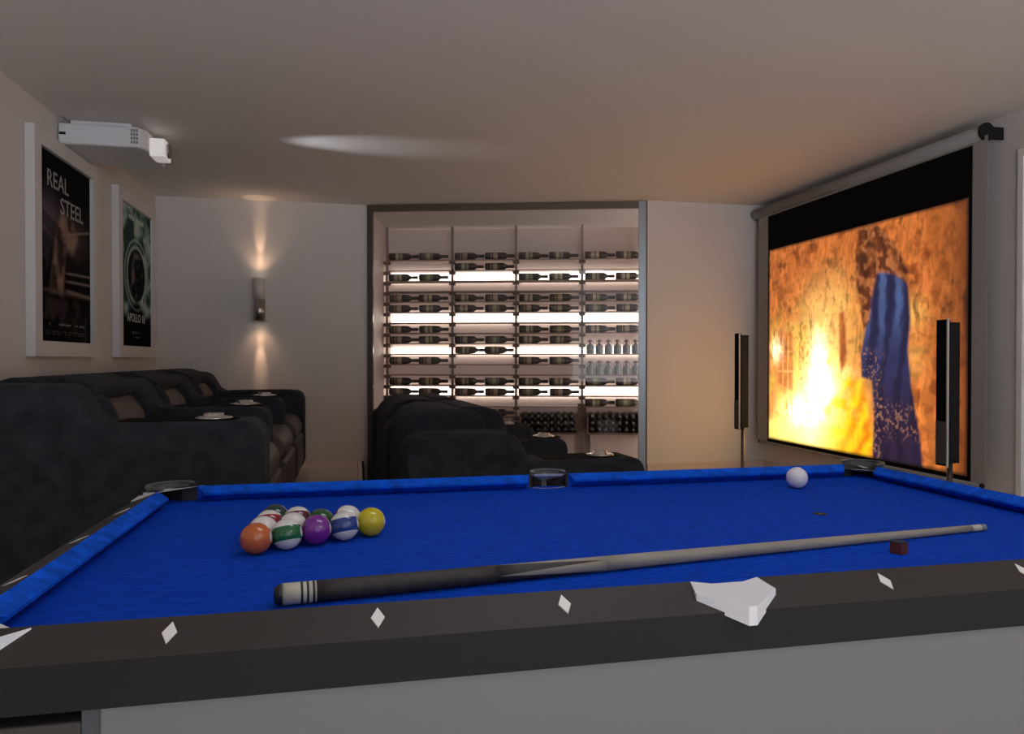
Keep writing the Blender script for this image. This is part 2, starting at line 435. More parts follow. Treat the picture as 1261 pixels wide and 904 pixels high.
for sy in (1, -1):
    for sx in (1, -1):
        cushion((sx*SP, sy*V, 0), (sx*(U-CP-(.014 if sx < 0 else 0)), sy*V, 0), (0, -sy, 0), .010, .022)
for sx in (1, -1): cushion((sx*U, -(V-CP), 0), (sx*U, V-CP, 0), (-sx, 0, 0), .022, .022)
# rails sloping outwards, mitred at the corners
def rail(p0, p1, out, name='rail'):
    p0, p1, out = Vector(p0), Vector(p1), Vector(out); t = (p1-p0).normalized()
    def sec(p, s0, s1):
        o = p + out*WR + t*s1; i = p + t*s0; e = .0
        return [(i.x, i.y, TZ+HR), (o.x, o.y, TZ+HR-DR), (o.x, o.y, TZ-.0435), (i.x, i.y, TZ-.0435)]
    return sec
for sy in (1, -1):
    for sx in (1, -1):      # long sides, split at the side pocket
        A = [(sx*.05, sy*V, TZ+HR), (0, sy*(V+WR), TZ+HR-DR), (0, sy*(V+WR), TZ-.0435), (sx*.05, sy*V, TZ-.0435)]
        C = [(sx*(U-.04), sy*V, TZ+HR), (sx*(U+WR), sy*(V+WR), TZ+HR-DR), (sx*(U+WR), sy*(V+WR), TZ-.0435), (sx*(U-.04), sy*V, TZ-.0435)]
        bm = B(); loft(bm, [A, C])
        for f in bm.faces:
            if abs(f.calc_center_median().y) > V+WR-.005: f.material_index = 1
        mesh('rail', bm, [M['rail'], M['apron']], T)
for sx in (1, -1):
    A = [(sx*U, -(V-.04), TZ+HR), (sx*(U+WR), -(V+WR), TZ+HR-DR), (sx*(U+WR), -(V+WR), TZ-.0435), (sx*U, -(V-.04), TZ-.0435)]
    C = [(p[0], -p[1], p[2]) for p in A]
    bm = B(); loft(bm, [A, C])
    for f in bm.faces:
        if abs(f.calc_center_median().x) > U+WR-.005: f.material_index = 1
    mesh('rail', bm, [M['rail'], M['apron']], T)
# diamond sights
def sight(x, y, nx, ny):
    """diamond inlay lying on the sloping rail; (nx, ny) points outwards"""
    bm = B(); L, Wd = .0165, .0085
    tx, ty = -ny, nx
    vs = []
    for a, c in ((L, 0), (0, Wd), (-L, 0), (0, -Wd)):
        a, c = (c, a)                                   # long axis across the rail
        px, py = x+tx*a+nx*c, y+ty*a+ny*c
        off = (.026+c)
        vs.append((px, py, TZ+HR-DR/WR*off))
    lo = [bm.verts.new((p[0], p[1], p[2]-.0005)) for p in vs]; hi = [bm.verts.new((p[0], p[1], p[2]+.0012)) for p in vs]
    bm.faces.new(hi); bm.faces.new(lo[::-1])
    for i in range(4): bm.faces.new([lo[i], lo[(i+1) % 4], hi[(i+1) % 4], hi[i]])
    mesh('sight', bm, M['inlay'], T)
sp = .2442
for k in (-3, -2, -1, 1, 2, 3):
    sight(k*sp, -(V+.026), 0, -1); sight(k*sp, V+.026, 0, 1)
for k in (-1, 0, 1):
    sight(-(U+.026), k*.25, -1, 0); sight(U+.026, k*.25, 1, 0)
# pockets: liner cup with a rim ring
def pocket(x, y, r, depth=.038, top=HR+.0005, cut=None):
    p = mesh('pocket', lathe(B(), [(r-.004, TZ+top), (r, TZ+top), (r, TZ-depth), (r-.012, TZ-depth-.012), (r-.016, TZ-depth-.006), (r-.004, TZ-depth+.002), (r-.004, TZ+top)], 28, Matrix.Translation((x, y, 0)), cap=False), M['pocket'], T, True)
    # remove the mouth so that balls can enter (the side that faces the bed)
    bm = bmesh.new(); bm.from_mesh(p.data)
    cx = Vector((0 if abs(x) < .1 else x*.8, y*.8 if abs(x) > .1 else 0, 0)); n = (cx-Vector((x, y, 0))).normalized()
    kill = [f for f in bm.faces if f.calc_center_median().z > TZ-.02 and (f.calc_center_median()-Vector((x, y, f.calc_center_median().z))).dot(n) > r*.25]
    bmesh.ops.delete(bm, geom=kill, context='FACES'); bm.to_mesh(p.data); bm.free()
    rim = B(); N = 24; a0 = math.atan2(-n.y, -n.x)
    secs = []
    for i in range(N+1):
        a = a0 + math.radians(-112+224*i/N); ca, sa = math.cos(a), math.sin(a)
        secs.append([(x+(r-.006)*ca, y+(r-.006)*sa, TZ+top), (x+(r+.004)*ca, y+(r+.004)*sa, TZ+top-.001), (x+(r+.004)*ca, y+(r+.004)*sa, TZ+top+.005), (x+(r-.006)*ca, y+(r-.006)*sa, TZ+top+.006)])
    loft(rim, secs); q = mesh('pocket_rim', rim, M['pockrim'], p, True); q.parent = p
    return p
for sx in (1, -1):
    for sy in (1, -1): pocket(sx*(U+.004) if sx > 0 else -(U-.016), sy*(V+.004), .056)
for sy in (1, -1):
    p = pocket(0, sy*(V+.010), .046, top=HR+.002 if sy > 0 else HR-.018)
    lip = B(); N = 16
    loft(lip, [[((.046+w)*math.cos(a), sy*(V+.006)-sy*(.046+w)*math.sin(a)*.62, TZ+z) for w, z in ((-.004, .0008), (.003, .0008), (.003, .0016), (-.004, .0016))] for a in [math.radians(14+152*i/N) for i in range(N+1)]])
    mesh('pocket_lip', lip, M['pocklip'], p, True)
# white cast trims: chevrons on the side pockets, corner pieces
def casting(top, zt, zb, name='pocket_casting'):
    """faceted cap: top = list of (x, y, ztop); skirt drops to zb"""
    bm = B(); hi = [bm.verts.new(p) for p in top]; lo = [bm.verts.new((p[0], p[1], zb)) for p in top]
    n = len(top)
    return bm, hi, lo
def chevron(sy):
    # inner edge (concave), ridge edge and outer skirt, seen as flat facets
    I = [(-.052, .000), (-.024, .010), (.024, .010), (.052, .000)]
    O = [(-.062, .034), (-.022, .076), (.022, .076), (.062, .034)]
    O = [(-.060, .036), (-.006, .080), (.006, .080), (.060, .036)]
    bm = B()
    f = lambda p, z: (p[0], sy*(V+p[1]), TZ+z)
    zi = [.0362, .0345, .0345, .0362]; zo = [.0300, .024, .024, .0300]; zl = [.018, -.002, -.002, .018]
    vi = [bm.verts.new(f(p, z)) for p, z in zip(I, zi)]; vo = [bm.verts.new(f(p, z)) for p, z in zip(O, zo)]; vl = [bm.verts.new(f(p, z)) for p, z in zip(O, zl)]
    vb = [bm.verts.new(f((p[0], p[1]+.004), .029)) for p in I]
    for i in range(3):
        bm.faces.new([vi[i], vi[i+1], vo[i+1], vo[i]]); bm.faces.new([vo[i], vo[i+1], vl[i+1], vl[i]])
        bm.faces.new([vb[i], vb[i+1], vi[i+1], vi[i]]); bm.faces.new([vl[i], vl[i+1], vb[i+1], vb[i]])
    for a in (0, 3): bm.faces.new([vi[a], vo[a], vl[a], vb[a]])
    return mesh('pocket_casting', bm, M['cast'], T)
chevron(-1); chevron(1)
def corner(sx, sy):
    f = lambda a, b, z: (sx*a, sy*b, TZ+z)
    bm = B()
    zt = lambda off: HR+.003-DR/WR*off
    pts = [(U-.092, V+.005, .005), (U-.05, V+WR+.002, WR), (U+.02, V+WR+.004, WR), (U+WR+.004, V+.02, WR), (U+WR+.002, V-.05, WR), (U+.005, V-.092, .005), (U+.046, V-.012, .03), (U+.05, V+.05, .045), (U-.012, V+.046, .03)]
    hi = [bm.verts.new(f(a, b, zt(o)-.001)) for a, b, o in pts]; lo = [bm.verts.new(f(a, b, zt(o)-.012)) for a, b, o in pts]
    bm.faces.new(hi); bm.faces.new(lo[::-1])
    for i in range(len(pts)): bm.faces.new([hi[i], hi[(i+1) % len(pts)], lo[(i+1) % len(pts)], lo[i]])
    bmesh.ops.triangulate(bm, faces=bm.faces[:])
    return mesh('pocket_casting', bm, M['cast'], T)
for sx in (1, -1):
    for sy in (1, -1): corner(sx, sy)
# cabinet, legs
mesh('cabinet', box(B(), -.80, .80, -V-.05, V+.05, .30, TZ-.045), M['cab'], T)
mesh('cabinet_end', box(B(), -U-.0, -.822, -V+.10, V-.10, .36, TZ-.045), M['cab'], T)
mesh('cabinet_end', box(B(), .822, U, -V+.10, V-.10, .36, TZ-.045), M['cab'], T)
for sx in (1, -1):
    for sy in (1, -1):
        bm = B(); a, b = sorted((sx*.822, sx*(U+.045))); c, d = sorted((sy*(V-.10), sy*(V+.046)))
        loft(bm, [[(a+.03, c+.02, 0), (b-.03, c+.02, 0), (b-.03, d-.02, 0), (a+.03, d-.02, 0)], [(a, c, TZ-.062), (b, c, TZ-.062), (b, d, TZ-.062), (a, d, TZ-.062)]])
        bevel(mesh('leg', bm, M['leg'], T), .004)
        x0, x1 = sorted((sx*.801, sx*.822)); y0, y1 = sorted((sy*(V-.08), sy*(V+.044)))
        mesh('corner_post', box(B(), x0, x1, y0, y1, .02, TZ-.045), M['postd'], T)
bm = lathe(B(), [(0, TZ+.0002), (.0155, TZ+.0002), (.0155, TZ+.0007), (0, TZ+.0007)], 24, Matrix.Translation((1.027-TX, 1.476-TY, 0)))
fs = mesh('foot_spot', bm, M['spot'], T)
mesh('spot_centre', lathe(B(), [(0, TZ+.0007), (.003, TZ+.0007), (.003, TZ+.0010), (0, TZ+.0010)], 12, Matrix.Translation((1.027-TX, 1.476-TY, 0))), M['spotc'], fs)

# ------------------------------------------------------------------ balls
RBALL = .0282
def ball(name, x, y, color, stripe, rot, label):
    bm = B(); bmesh.ops.create_uvsphere(bm, u_segments=40, v_segments=24, radius=RBALL)
    o = mesh(name, bm, ball_mat(label[:20].replace(' ', '_'), color, stripe), None, True, (x, y, TZ+RBALL), rot)
    tag(o, label, 'billiard ball', 'racked pool balls' if name == 'pool_ball' else None); return o
A0 = math.radians(25); A1 = A0+PI/3
ox, oy = -.180, 1.381
rackb = {
 (0,0): ((.50,.115,.03), 0, 'solid orange pool ball at the near left corner of the rack'),
 (0,1): ((.55,.36,.03), 1, 'white-topped striped pool ball directly behind the orange ball'),
 (0,2): ((.26,.012,.015), 1, 'white pool ball with a red stripe at the left side of the rack'),
 (0,3): ((.016,.045,.042), 0, 'dark teal pool ball at the left back, beyond the red-striped ball'),
 (1,0): ((.012,.115,.04), 1, 'white pool ball with a green stripe, second from left in the front row'),
 (1,1): ((.03,.10,.30), 1, 'white-topped pool ball directly behind the green-striped ball'),
 (1,2): ((.105,.012,.028), 1, 'white pool ball with a maroon stripe in the middle back of the rack'),
 (2,0): ((.17,.018,.24), 0, 'solid purple pool ball in the middle of the front row'),
 (2,1): ((.012,.075,.02), 0, 'solid dark green pool ball directly behind the purple ball'),
 (3,0): ((.02,.045,.21), 1, 'white pool ball with a blue stripe next to the yellow ball'),
 (3,1): ((.20,.03,.18), 1, 'white-topped pool ball directly behind the blue-striped ball'),
 (4,0): ((.50,.42,.012), 0, 'solid yellow pool ball at the right corner of the rack'),
}
for (i, j), (c, st, lab) in rackb.items():
    s = .0566
    rx = .33+.1*((i*7+j*3) % 3-1) if st else .2
    rot = (-.30 if st else .2, -.18 if st else -.12, -.10)
    if (i, j) in ((0,1), (1,1), (3,1)): rot = (.75, .1, .4)
    if (i, j) in ((0,2), (1,2)): rot = (-.50, -.12, -.1)
    ball('pool_ball', ox+s*(i*math.cos(A0)+j*math.cos(A1)), oy+s*(i*math.sin(A0)+j*math.sin(A1)), c, st, rot, lab)
o = ball('cue_ball', 1.170, 1.784, (.74, .73, .76), 0, (0, 0, 2.2), 'white cue ball alone near the far right corner pocket')
o.location.z += .0008
o.data.materials[0] = mat('cue_ball_white', (.72, .71, .74), .18, coat=.3)

# ------------------------------------------------------------------ cue and chalk
P0, P1 = Vector((-.112, 1.082, TZ+.0162)), Vector((1.257, 1.2625, TZ+.0072))
CL = (P1-P0).length
cue = empty('cue_stick', P0); cue.rotation_mode = 'QUATERNION'; cue.rotation_quaternion = (P1-P0).to_track_quat('X', 'Z')
tag(cue, 'wooden cue with dark wrapped butt lying on the blue cloth', 'pool cue')
rad = lambda t: .0156 + (.0066-.0156)*t
MX = Matrix.Rotation(PI/2, 4, 'Y')
def cpart(name, t0, t1, m, n=2, extra=0, seg=28):
    bm = lathe(B(), [(rad(t0+(t1-t0)*i/n)+extra, (t0+(t1-t0)*i/n)*CL) for i in range(n+1)], seg, MX); return mesh(name, bm, m, cue, True)
M['cream'] = mat('cream_sleeve', (.50, .48, .37), .4); M['cuedark'] = mat('dark_wrap', (.030, .024, .021), .6, noise=((60, 60, 60), .3, 3)); M['ring'] = mat('black_ring', (.01, .01, .01), .4)
bm = lathe(B(), [(0, -.006), (.010, -.005), (.0145, 0), (.0156, .008)], 28, MX); mesh('bumper', bm, M['ring'], cue, True)
b_ = cpart('butt_sleeve', .0045, .0385, M['cream'])
for a in (.0225, .0285, .0345):
    q = cpart('ring', a, a+.0024, M['ring'], extra=.0002); q.parent = cue
cpart('wrap', .0385, .236, M['cuedark'], 8, extra=.0003)
M['shaft'] = mat('pale_ash_shaft', (.30, .27, .22), .45, noise=((6, 60, 60), .1, 3))
def splice_mat(x0, x1):
    # four pale points spliced into the dark butt
    m = bpy.data.materials.new('spliced_points'); m.use_nodes = True; nt = m.node_tree; b = nt.nodes['Principled BSDF']; b.inputs['Roughness'].default_value = .5
    def mth(op, a, c=None):
        n = nt.nodes.new('ShaderNodeMath'); n.operation = op
        for k, v in enumerate((a, c)):
            if v is None: continue
            if isinstance(v, (int, float)): n.inputs[k].default_value = v
            else: nt.links.new(v, n.inputs[k])
        return n.outputs[0]
    tc = nt.nodes.new('ShaderNodeTexCoord'); sx = nt.nodes.new('ShaderNodeSeparateXYZ'); nt.links.new(tc.outputs['Object'], sx.inputs[0])
    ang = mth('ARCTAN2', sx.outputs['Z'], sx.outputs['Y'])
    h = mth('MULTIPLY', mth('ABSOLUTE', mth('SUBTRACT', mth('FRACT', mth('ADD', mth('MULTIPLY', ang, 4/(2*PI)), 8.0)), .5)), 2.0)
    t = mth('DIVIDE', mth('SUBTRACT', sx.outputs['X'], x0), x1-x0)
    f = mth('GREATER_THAN', mth('ADD', t, h), 1.0)
    mx = nt.nodes.new('ShaderNodeMix'); mx.data_type = 'RGBA'; nt.links.new(f, mx.inputs['Factor'])
    mx.inputs['A'].default_value = (.030, .024, .021, 1); mx.inputs['B'].default_value = (.30, .27, .22, 1)
    nt.links.new(mx.outputs['Result'], b.inputs['Base Color']); return m
cpart('forearm', .236, .372, splice_mat(.236*CL, .372*CL), 4)
cpart('shaft', .372, .972, M['shaft'], 10)
cpart('ferrule', .972, .990, M['cream']); cpart('tip', .990, 1.0, mat('leather_tip', (.22, .24, .25), .7))
ck = empty('chalk_cube', (.958, 1.1465, TZ), .35); tag(ck, 'small dark red cube of chalk in front of the cue shaft', 'chalk')
bevel(mesh('chalk_body', box(B(), -.0112, .0112, -.0112, .0112, 0, .0200), M['chalkb'], ck), .0008, 1)
mesh('chalk_top', loft(B(), [[(-.011, -.011, .0200), (.011, -.011, .0200), (.011, .011, .0200), (-.011, .011, .0200)], [(-.0105, -.0105, .0222), (.0105, -.0105, .0222), (.0105, .0105, .0222), (-.0105, .0105, .0222)]]), M['chalkt'], ck)

# ------------------------------------------------------------------ recliner sofas (x = forward, y = along the row, z up)
def sofa(loc, rz, n, D, pitch, label, AW=.24, BH=.79):
    r = empty('recliner_sofa', loc, rz); tag(r, label, 'sofa', 'recliner sofas')
    L = n*pitch+AW
    mesh('base', box(B(), -D+.06, -.10, .05, L-.05, 0.0, .10), M['black'], r)
    prof = [(-.035, .035), (0, .075), (0, .535), (-.012, .575), (-.05, .60), (-.55, .60), (-.585, .62), (-.64, .71), (-.68, .735), (-D+.09, .738), (-D+.03, .722), (-D, .68), (-D, .06), (-D+.03, .035)]
    for k in range(n+1):
        y = k*pitch
        sh_ = -.07 if 0 < k < n else 0
        bm = prism(B(), [(px+sh_ if px > -.3 else px, pz) for px, pz in prof], y, y+AW, 'y')
        a = bevel(mesh('arm', bm, M['fab'], r), .028, 3, 30)
        # recessed dark tray and cup holder on the arm top
        tr = mesh('tray', prism(B(), [(-.50, y+.05), (-.42, y+.03), (-.14, y+.03), (-.10, y+.06), (-.10, y+AW-.06), (-.14, y+AW-.03), (-.42, y+AW-.03), (-.50, y+AW-.05)], .598, .603, 'z'), M['blackm'], a)
        cx, cy = -.19, y+AW/2
        if n == 3 and k == 3: continue
        cp = mesh('cup_holder', lathe(B(), [(.068, .603), (.068, .607), (.052, .611), (.046, .611), (.040, .607), (.0365, .607), (.0365, .620), (.033, .623), (.028, .620), (.026, .610), (0, .610)], 28, Matrix.Translation((cx, cy, 0))), M['chrome'], a, True)
    for k in range(n):
        y0, y1 = k*pitch+AW+.004, (k+1)*pitch-.004; w = y1-y0
        s = mesh('seat', prism(B(), [(-.012, .31), (-.014, .38), (-.05, .435), (-.20, .45), (-.58, .42), (-.62, .40), (-.62, .25), (-.06, .25), (-.06, .31)], y0, y1, 'y'), M['brown'], r); bevel(s, .03, 3, 30)
        f = mesh('footrest', prism(B(), [(-.10, .07), (-.012, .07), (-.004, .10), (-.004, .29), (-.02, .306), (-.10, .306)], y0-.02, y1+.02, 'y'), M['brown'], r); bevel(f, .01, 2, 30)
        b = mesh('backrest', prism(B(), [(-.64, .12), (-.64, .40), (-.74, BH-.05), (-.80, BH-.005), (-D+.16, BH), (-D+.08, BH-.025), (-D+.02, BH-.09), (-D+.01, .12)], y0-.02, y1+.02, 'y'), M['fab2'], r); bevel(b, .035, 3, 30)
        h = mesh('headrest', prism(B(), [(-.68, .655), (-.635, .665), (-.615, .71), (-.65, BH-.025), (-.74, BH+.005), (-.86, BH+.005), (-.80, .68)], y0+.01, y1-.01, 'y'), M['fab2'], b); bevel(h, .03, 3, 30)
        for (a0, a1) in ((y0-.006, y0+.085), (y1-.085, y1+.006)):
            wg = mesh('wing', prism(B(), [(-.60, .42), (-.56, .60), (-.60, .68), (-.68, BH-.04), (-.80, BH-.03), (-.74, .42)], a0, a1, 'y'), M['fab2'], b); bevel(wg, .03, 3, 30)
        lc = mesh('lumbar_cushion', prism(B(), [(-.60, .42), (-.575, .50), (-.59, .60), (-.65, .675), (-.74, .68), (-.70, .42)], y0+.075, y1-.075, 'y'), M['brown'], b); bevel(lc, .03, 3, 30)
    return r
sofa((-.336, 2.79, PLZ), math.radians(.9), 3, 1.08, .875, 'long charcoal recliner sofa on the raised platform by the left wall', BH=.755)
sofa((1.36, 3.31, 0), math.radians(3.5), 2, 1.15, .90, 'shorter charcoal recliner sofa in front of the wine cellar', BH=.835)

# ------------------------------------------------------------------ colour-printed sheets
def S2L(c):
    c = np.clip(np.asarray(c, float)/255, 0, 1)
    return np.where(c <= .04045, c/12.92, ((c+.055)/1.055)**2.4)
def vnoise(x, y, seed=0):
    xi, yi = np.floor(x).astype(int), np.floor(y).astype(int); fx, fy = x-xi, y-yi
    fx = fx*fx*(3-2*fx); fy = fy*fy*(3-2*fy)
    def h(a, b):
        v = np.sin(a*127.1+b*311.7+seed*74.7)*43758.5453
        return v-np.floor(v)
    return (h(xi, yi)*(1-fx)+h(xi+1, yi)*fx)*(1-fy)+(h(xi, yi+1)*(1-fx)+h(xi+1, yi+1)*fx)*fy
def fbm(x, y, seed=0, o=4):
    s, a, t = 0, .5, 0
    for i in range(o):
        s = s+a*vnoise(x+17.3*i, y+9.1*i, seed+i); t += a; a *= .5
        x, y = 1.6*x-1.2*y, 1.2*x+1.6*y
    return s/t
def sst(a, b, x):
    t = np.clip((x-a)/(b-a), 0, 1); return t*t*(3-2*t)
def sheet(name, nx, ny, fn, m, parent, frame):
    """flat sheet; frame(s, t) -> xyz, fn(S, T) -> linear rgb arrays"""
    s, t = np.meshgrid(np.linspace(0, 1, nx), np.linspace(0, 1, ny))
    me = bpy.data.meshes.new(name); vs = [frame(a, b) for a, b in zip(s.ravel(), t.ravel())]
    fs = [(j*nx+i, j*nx+i+1, (j+1)*nx+i+1, (j+1)*nx+i) for j in range(ny-1) for i in range(nx-1)]
    me.from_pydata(vs, [], fs)
    rgb = fn(s, t).reshape(-1, 3); at = me.color_attributes.new('print', 'FLOAT_COLOR', 'POINT')
    at.data.foreach_set('color', np.concatenate([rgb, np.ones((len(rgb), 1))], 1).astype(np.float32).ravel())
    o = bpy.data.objects.new(name, me); COL.objects.link(o); me.materials.append(m); o.parent = parent
    return o
def mixc(a, b, f): return a*(1-f[..., None])+np.asarray(b)*f[..., None]
def poly_mask(X, Y, pts, soft=.006):
    """soft inside mask of a polygon (signed distance)"""
    d = np.full(X.shape, 1e9); inside = np.zeros(X.shape, bool)
    for (x0, y0), (x1, y1) in zip(pts, pts[1:]+pts[:1]):
        ex, ey = x1-x0, y1-y0; t = np.clip(((X-x0)*ex+(Y-y0)*ey)/(ex*ex+ey*ey+1e-12), 0, 1)
        d = np.minimum(d, np.hypot(X-x0-t*ex, Y-y0-t*ey))
        c = ((y0 > Y) != (y1 > Y)) & (X < (x1-x0)*(Y-y0)/((y1-y0) if y1 != y0 else 1e-12)+x0); inside ^= c
    return sst(-soft, soft, np.where(inside, d, -d))

# ------------------------------------------------------------------ projection screen on the right wall
SX = 3.12
scr = empty('projection_screen', (SX, 4.2, 0)); tag(scr, 'pull-down projection screen glowing with a golden picture on the right wall', 'projection screen')
Yf, Yn = 5.15-4.2, 3.227-4.2          # far and near edge of the black area
mesh('screen_fabric', box(B(), .004, .006, 3.135-4.2, 5.30-4.2, .43, 2.21), M['screenw'], scr)
mesh('black_border', box(B(), 0, .004, Yn, Yf, .432, 2.18), M['blackm'], scr)
pf, pn, pt0, pt1 = 5.134-4.2, 3.243-4.2, .458, 1.916
def pic(s, t):
    # golden hall with light haze, a hanging blue drape with gold specks and a yellow satin swag
    X = s; Y = t
    wq = fbm(X*8, Y*8, 61, 3)
    st = .6*vnoise(X*52+3*wq, Y*5+2*wq, 3)+.4*vnoise(X*115+5*wq, Y*11, 4); st2 = fbm(X*26, Y*22, 9, 4); fine = fbm(X*120, Y*90, 21, 3)
    c = np.zeros(X.shape+(3,))+S2L((196, 118, 52))
    c = mixc(c, S2L((232, 140, 66)), sst(.35, .62, st))
    c = mixc(c, S2L((120, 54, 14)), sst(.45, .75, st2)*.8)
    c = mixc(c, S2L((250, 190, 110)), sst(.18, .32, X)*sst(.52, .42, X)*sst(.95, .6, Y)*.8)          # pale column of light
    c = mixc(c, S2L((150, 80, 30)), sst(.62, .85, Y)*sst(.7, .45, st)*.45)
    # glowing haze low in the middle and left
    for gx, gy, gr, a in ((.36, .30, .20, 1.), (.30, .18, .22, 1.), (.06, .46, .07, .9), (.33, .52, .14, .8), (.20, .45, .12, .6), (.45, .66, .12, .5), (.80, .60, .05, .8), (.13, .12, .12, .8), (.80, .42, .05, .45)):
        g = np.exp(-(((X-gx)/gr)**2+((Y-gy)/(gr*1.25))**2))*a
        c = mixc(c, S2L((255, 214, 112)), np.clip(g*(.25+1.1*st2), 0, 1))
    c = mixc(c, S2L((255, 220, 70)), sst(.42, .7, st2)*sst(.75, .4, Y)*sst(.5, .3, X)*.5)
    # tall panelled window left, scrolled gilding
    pan = poly_mask(X, Y, [(.07, .30), (.17, .26), (.17, .55), (.07, .57)], .01)
    c = mixc(c, S2L((206, 120, 54)), pan*.75)
    for lx in (.103, .137): c = mixc(c, S2L((250, 190, 110)), pan*np.exp(-((X-lx)/.004)**2)*.8)
    for ly in (.36, .46): c = mixc(c, S2L((250, 190, 110)), pan*np.exp(-((Y-ly)/.005)**2)*.8)
    scr_ = np.abs(np.sin(X*95+5*st2)*np.sin(Y*60+6*st)); c = mixc(c, S2L((168, 104, 16)), sst(.55, .95, scr_)*sst(.18, .24, X)*sst(.42, .3, X)*sst(.75, .5, Y)*.55)
    c = mixc(c, S2L((255, 244, 215)), np.exp(-(((X-.34)/.08)**2+((Y-.27)/.08)**2)))
    c = mixc(c, S2L((255, 240, 120)), sst(.16, .05, Y)*sst(.60, .45, X)*.8)
    # dim right-hand side
    c = mixc(c, S2L((120, 66, 22)), sst(.80, .95, X)*.55); c = mixc(c, S2L((96, 50, 18)), sst(.93, 1., X)*.8)
    # short amber drape beside the blue one
    m = poly_mask(X, Y, [(.445, .63), (.475, .64), (.485, .55), (.49, .42), (.46, .36), (.45, .45)], .012)
    c = mixc(c, S2L((168, 78, 34)), m*(.6+.4*st))
    # yellow satin swag
    m = poly_mask(X, Y, [(.35, .165), (.50, .345), (.575, .33), (.63, .06), (.62, -.02), (.18, -.02), (.24, .07)], .02)
    fold = .5+.5*np.sin((X*1.3-Y*.55)*62+4*st2)
    y_ = np.zeros(X.shape+(3,))+S2L((250, 206, 24)); y_ = mixc(y_, S2L((226, 140, 8)), fold*sst(.40, .60, X)); y_ = mixc(y_, S2L((255, 246, 150)), sst(.48, .30, X)*.7)
    c = c*(1-m[..., None])+y_*m[..., None]
    # long blue velvet drape
    m = poly_mask(X, Y, [(.61, .80), (.68, .83), (.745, .80), (.775, .71), (.785, .58), (.775, .46), (.79, .31), (.825, .13), (.84, -.02), (.62, -.02), (.625, .18), (.615, .33), (.565, .345), (.56, .44), (.585, .56)], .008)
    fold = .5+.5*np.sin(X*88+2.2*np.sin(Y*7)+3*st2)
    m_blue = m
    b_ = np.zeros(X.shape+(3,))+S2L((40, 48, 92)); b_ = mixc(b_, S2L((72, 98, 148)), sst(.45, .9, fold)*sst(.40, .70, Y)*.9); b_ = mixc(b_, S2L((40, 28, 58)), sst(.45, .15, Y)*.95)
    b_ = mixc(b_, S2L((16, 18, 46)), sst(.5, .1, fold)*.6)
    gold = sst(.60, .68, fine)*(sst(.69, .63, X)*sst(.50, .40, Y)+sst(.10, .03, np.abs(Y-.17))*.8+sst(.52, .44, Y)*sst(.60, .57, X))
    b_ = mixc(b_, S2L((150, 112, 92)), np.clip(gold, 0, 1)*.8)
    c = c*(1-m[..., None])+b_*m[..., None]
    # brown swagged pelmet and tassel above the drape
    m = poly_mask(X, Y, [(.545, .985), (.63, .99), (.68, .94), (.735, .86), (.775, .77), (.76, .73), (.70, .775), (.64, .785), (.615, .70), (.60, .58), (.575, .55), (.555, .66), (.535, .76), (.53, .86)], .010)
    fold = .5+.5*np.sin((X*.9+Y*.35)*70+9*st2+4*np.sin(Y*9))
    r_ = np.zeros(X.shape+(3,))+S2L((128, 72, 34)); r_ = mixc(r_, S2L((74, 36, 18)), sst(.3, .9, fold)*(.3+.9*st2)); r_ = mixc(r_, S2L((190, 126, 74)), sst(.6, 1., 1-fold)*(.2+.7*fine))
    c = c*(1-m[..., None])+r_*m[..., None]
    c = mixc(c, S2L((255, 214, 160)), .8*np.clip(np.exp(-(((X-.34)/.13)**2+((Y-.25)/.15)**2)), 0, 1)*sst(.3, .6, st2))
    hz_ = np.exp(-(((X-.34)/.17)**2+((Y-.25)/.20)**2))+.8*np.exp(-(((X-.25)/.22)**2+((Y-.08)/.10)**2))
    m_sw0 = poly_mask(X, Y, [(.35, .165), (.50, .345), (.575, .33), (.63, .06), (.62, -.02), (.18, -.02), (.24, .07)], .04)
    lum = c.mean(-1); c = c*(1+1.1*(1-.85*m_sw0*sst(.25, .45, X))*np.clip(hz_, 0, 1)*sst(.28, .6, lum))[..., None]*(.82+.36*fbm(X*34, Y*26, 51, 3))[..., None]
    core = np.exp(-(((X-.335)/.045)**2+((Y-.34)/.16)**2))+.9*np.exp(-(((X-.27)/.11)**2+((Y-.17)/.055)**2))+.5*np.exp(-(((X-.055)/.035)**2+((Y-.47)/.05)**2))
    c = c+(core*(1-.9*m_sw0)*sst(.30, .62, .55*st+.45*st2)*6)[..., None]*np.array([1.0, .74, .48])
    # soft dark rim of the projected image
    hzw = np.clip(hz_, 0, 1)*sst(.28, .6, lum)
    det = fbm(X*70, Y*40, 77, 4); det2 = fbm(X*24, Y*60, 88, 3)
    c = c*(.80+.35*hzw)[..., None]
    dk = sst(.48, .75, det)*.30*sst(.75, .35, hzw)*sst(.2, .5, Y)+sst(.45, .8, st)*.45*sst(.8, .3, hzw)*sst(.25, .6, Y)
    mk = 1-np.clip(m_blue, 0, 1)*.7
    c = c*(1-np.clip(dk, 0, .8)*mk)[..., None]
    c = c*np.array([1.0, .84, .80])
    e = np.minimum(np.minimum(X, 1-X)/.012, np.minimum(Y, 1-Y)/.016); c = c*np.clip(e, .12, 1)[..., None]
    return c
pm = attr_mat('projected_picture', emit=1.4)
sheet('projected_picture', 420, 320, pic, pm, scr, lambda s, t: (-.0015, pf+(pn-pf)*s, pt0+(pt1-pt0)*t))
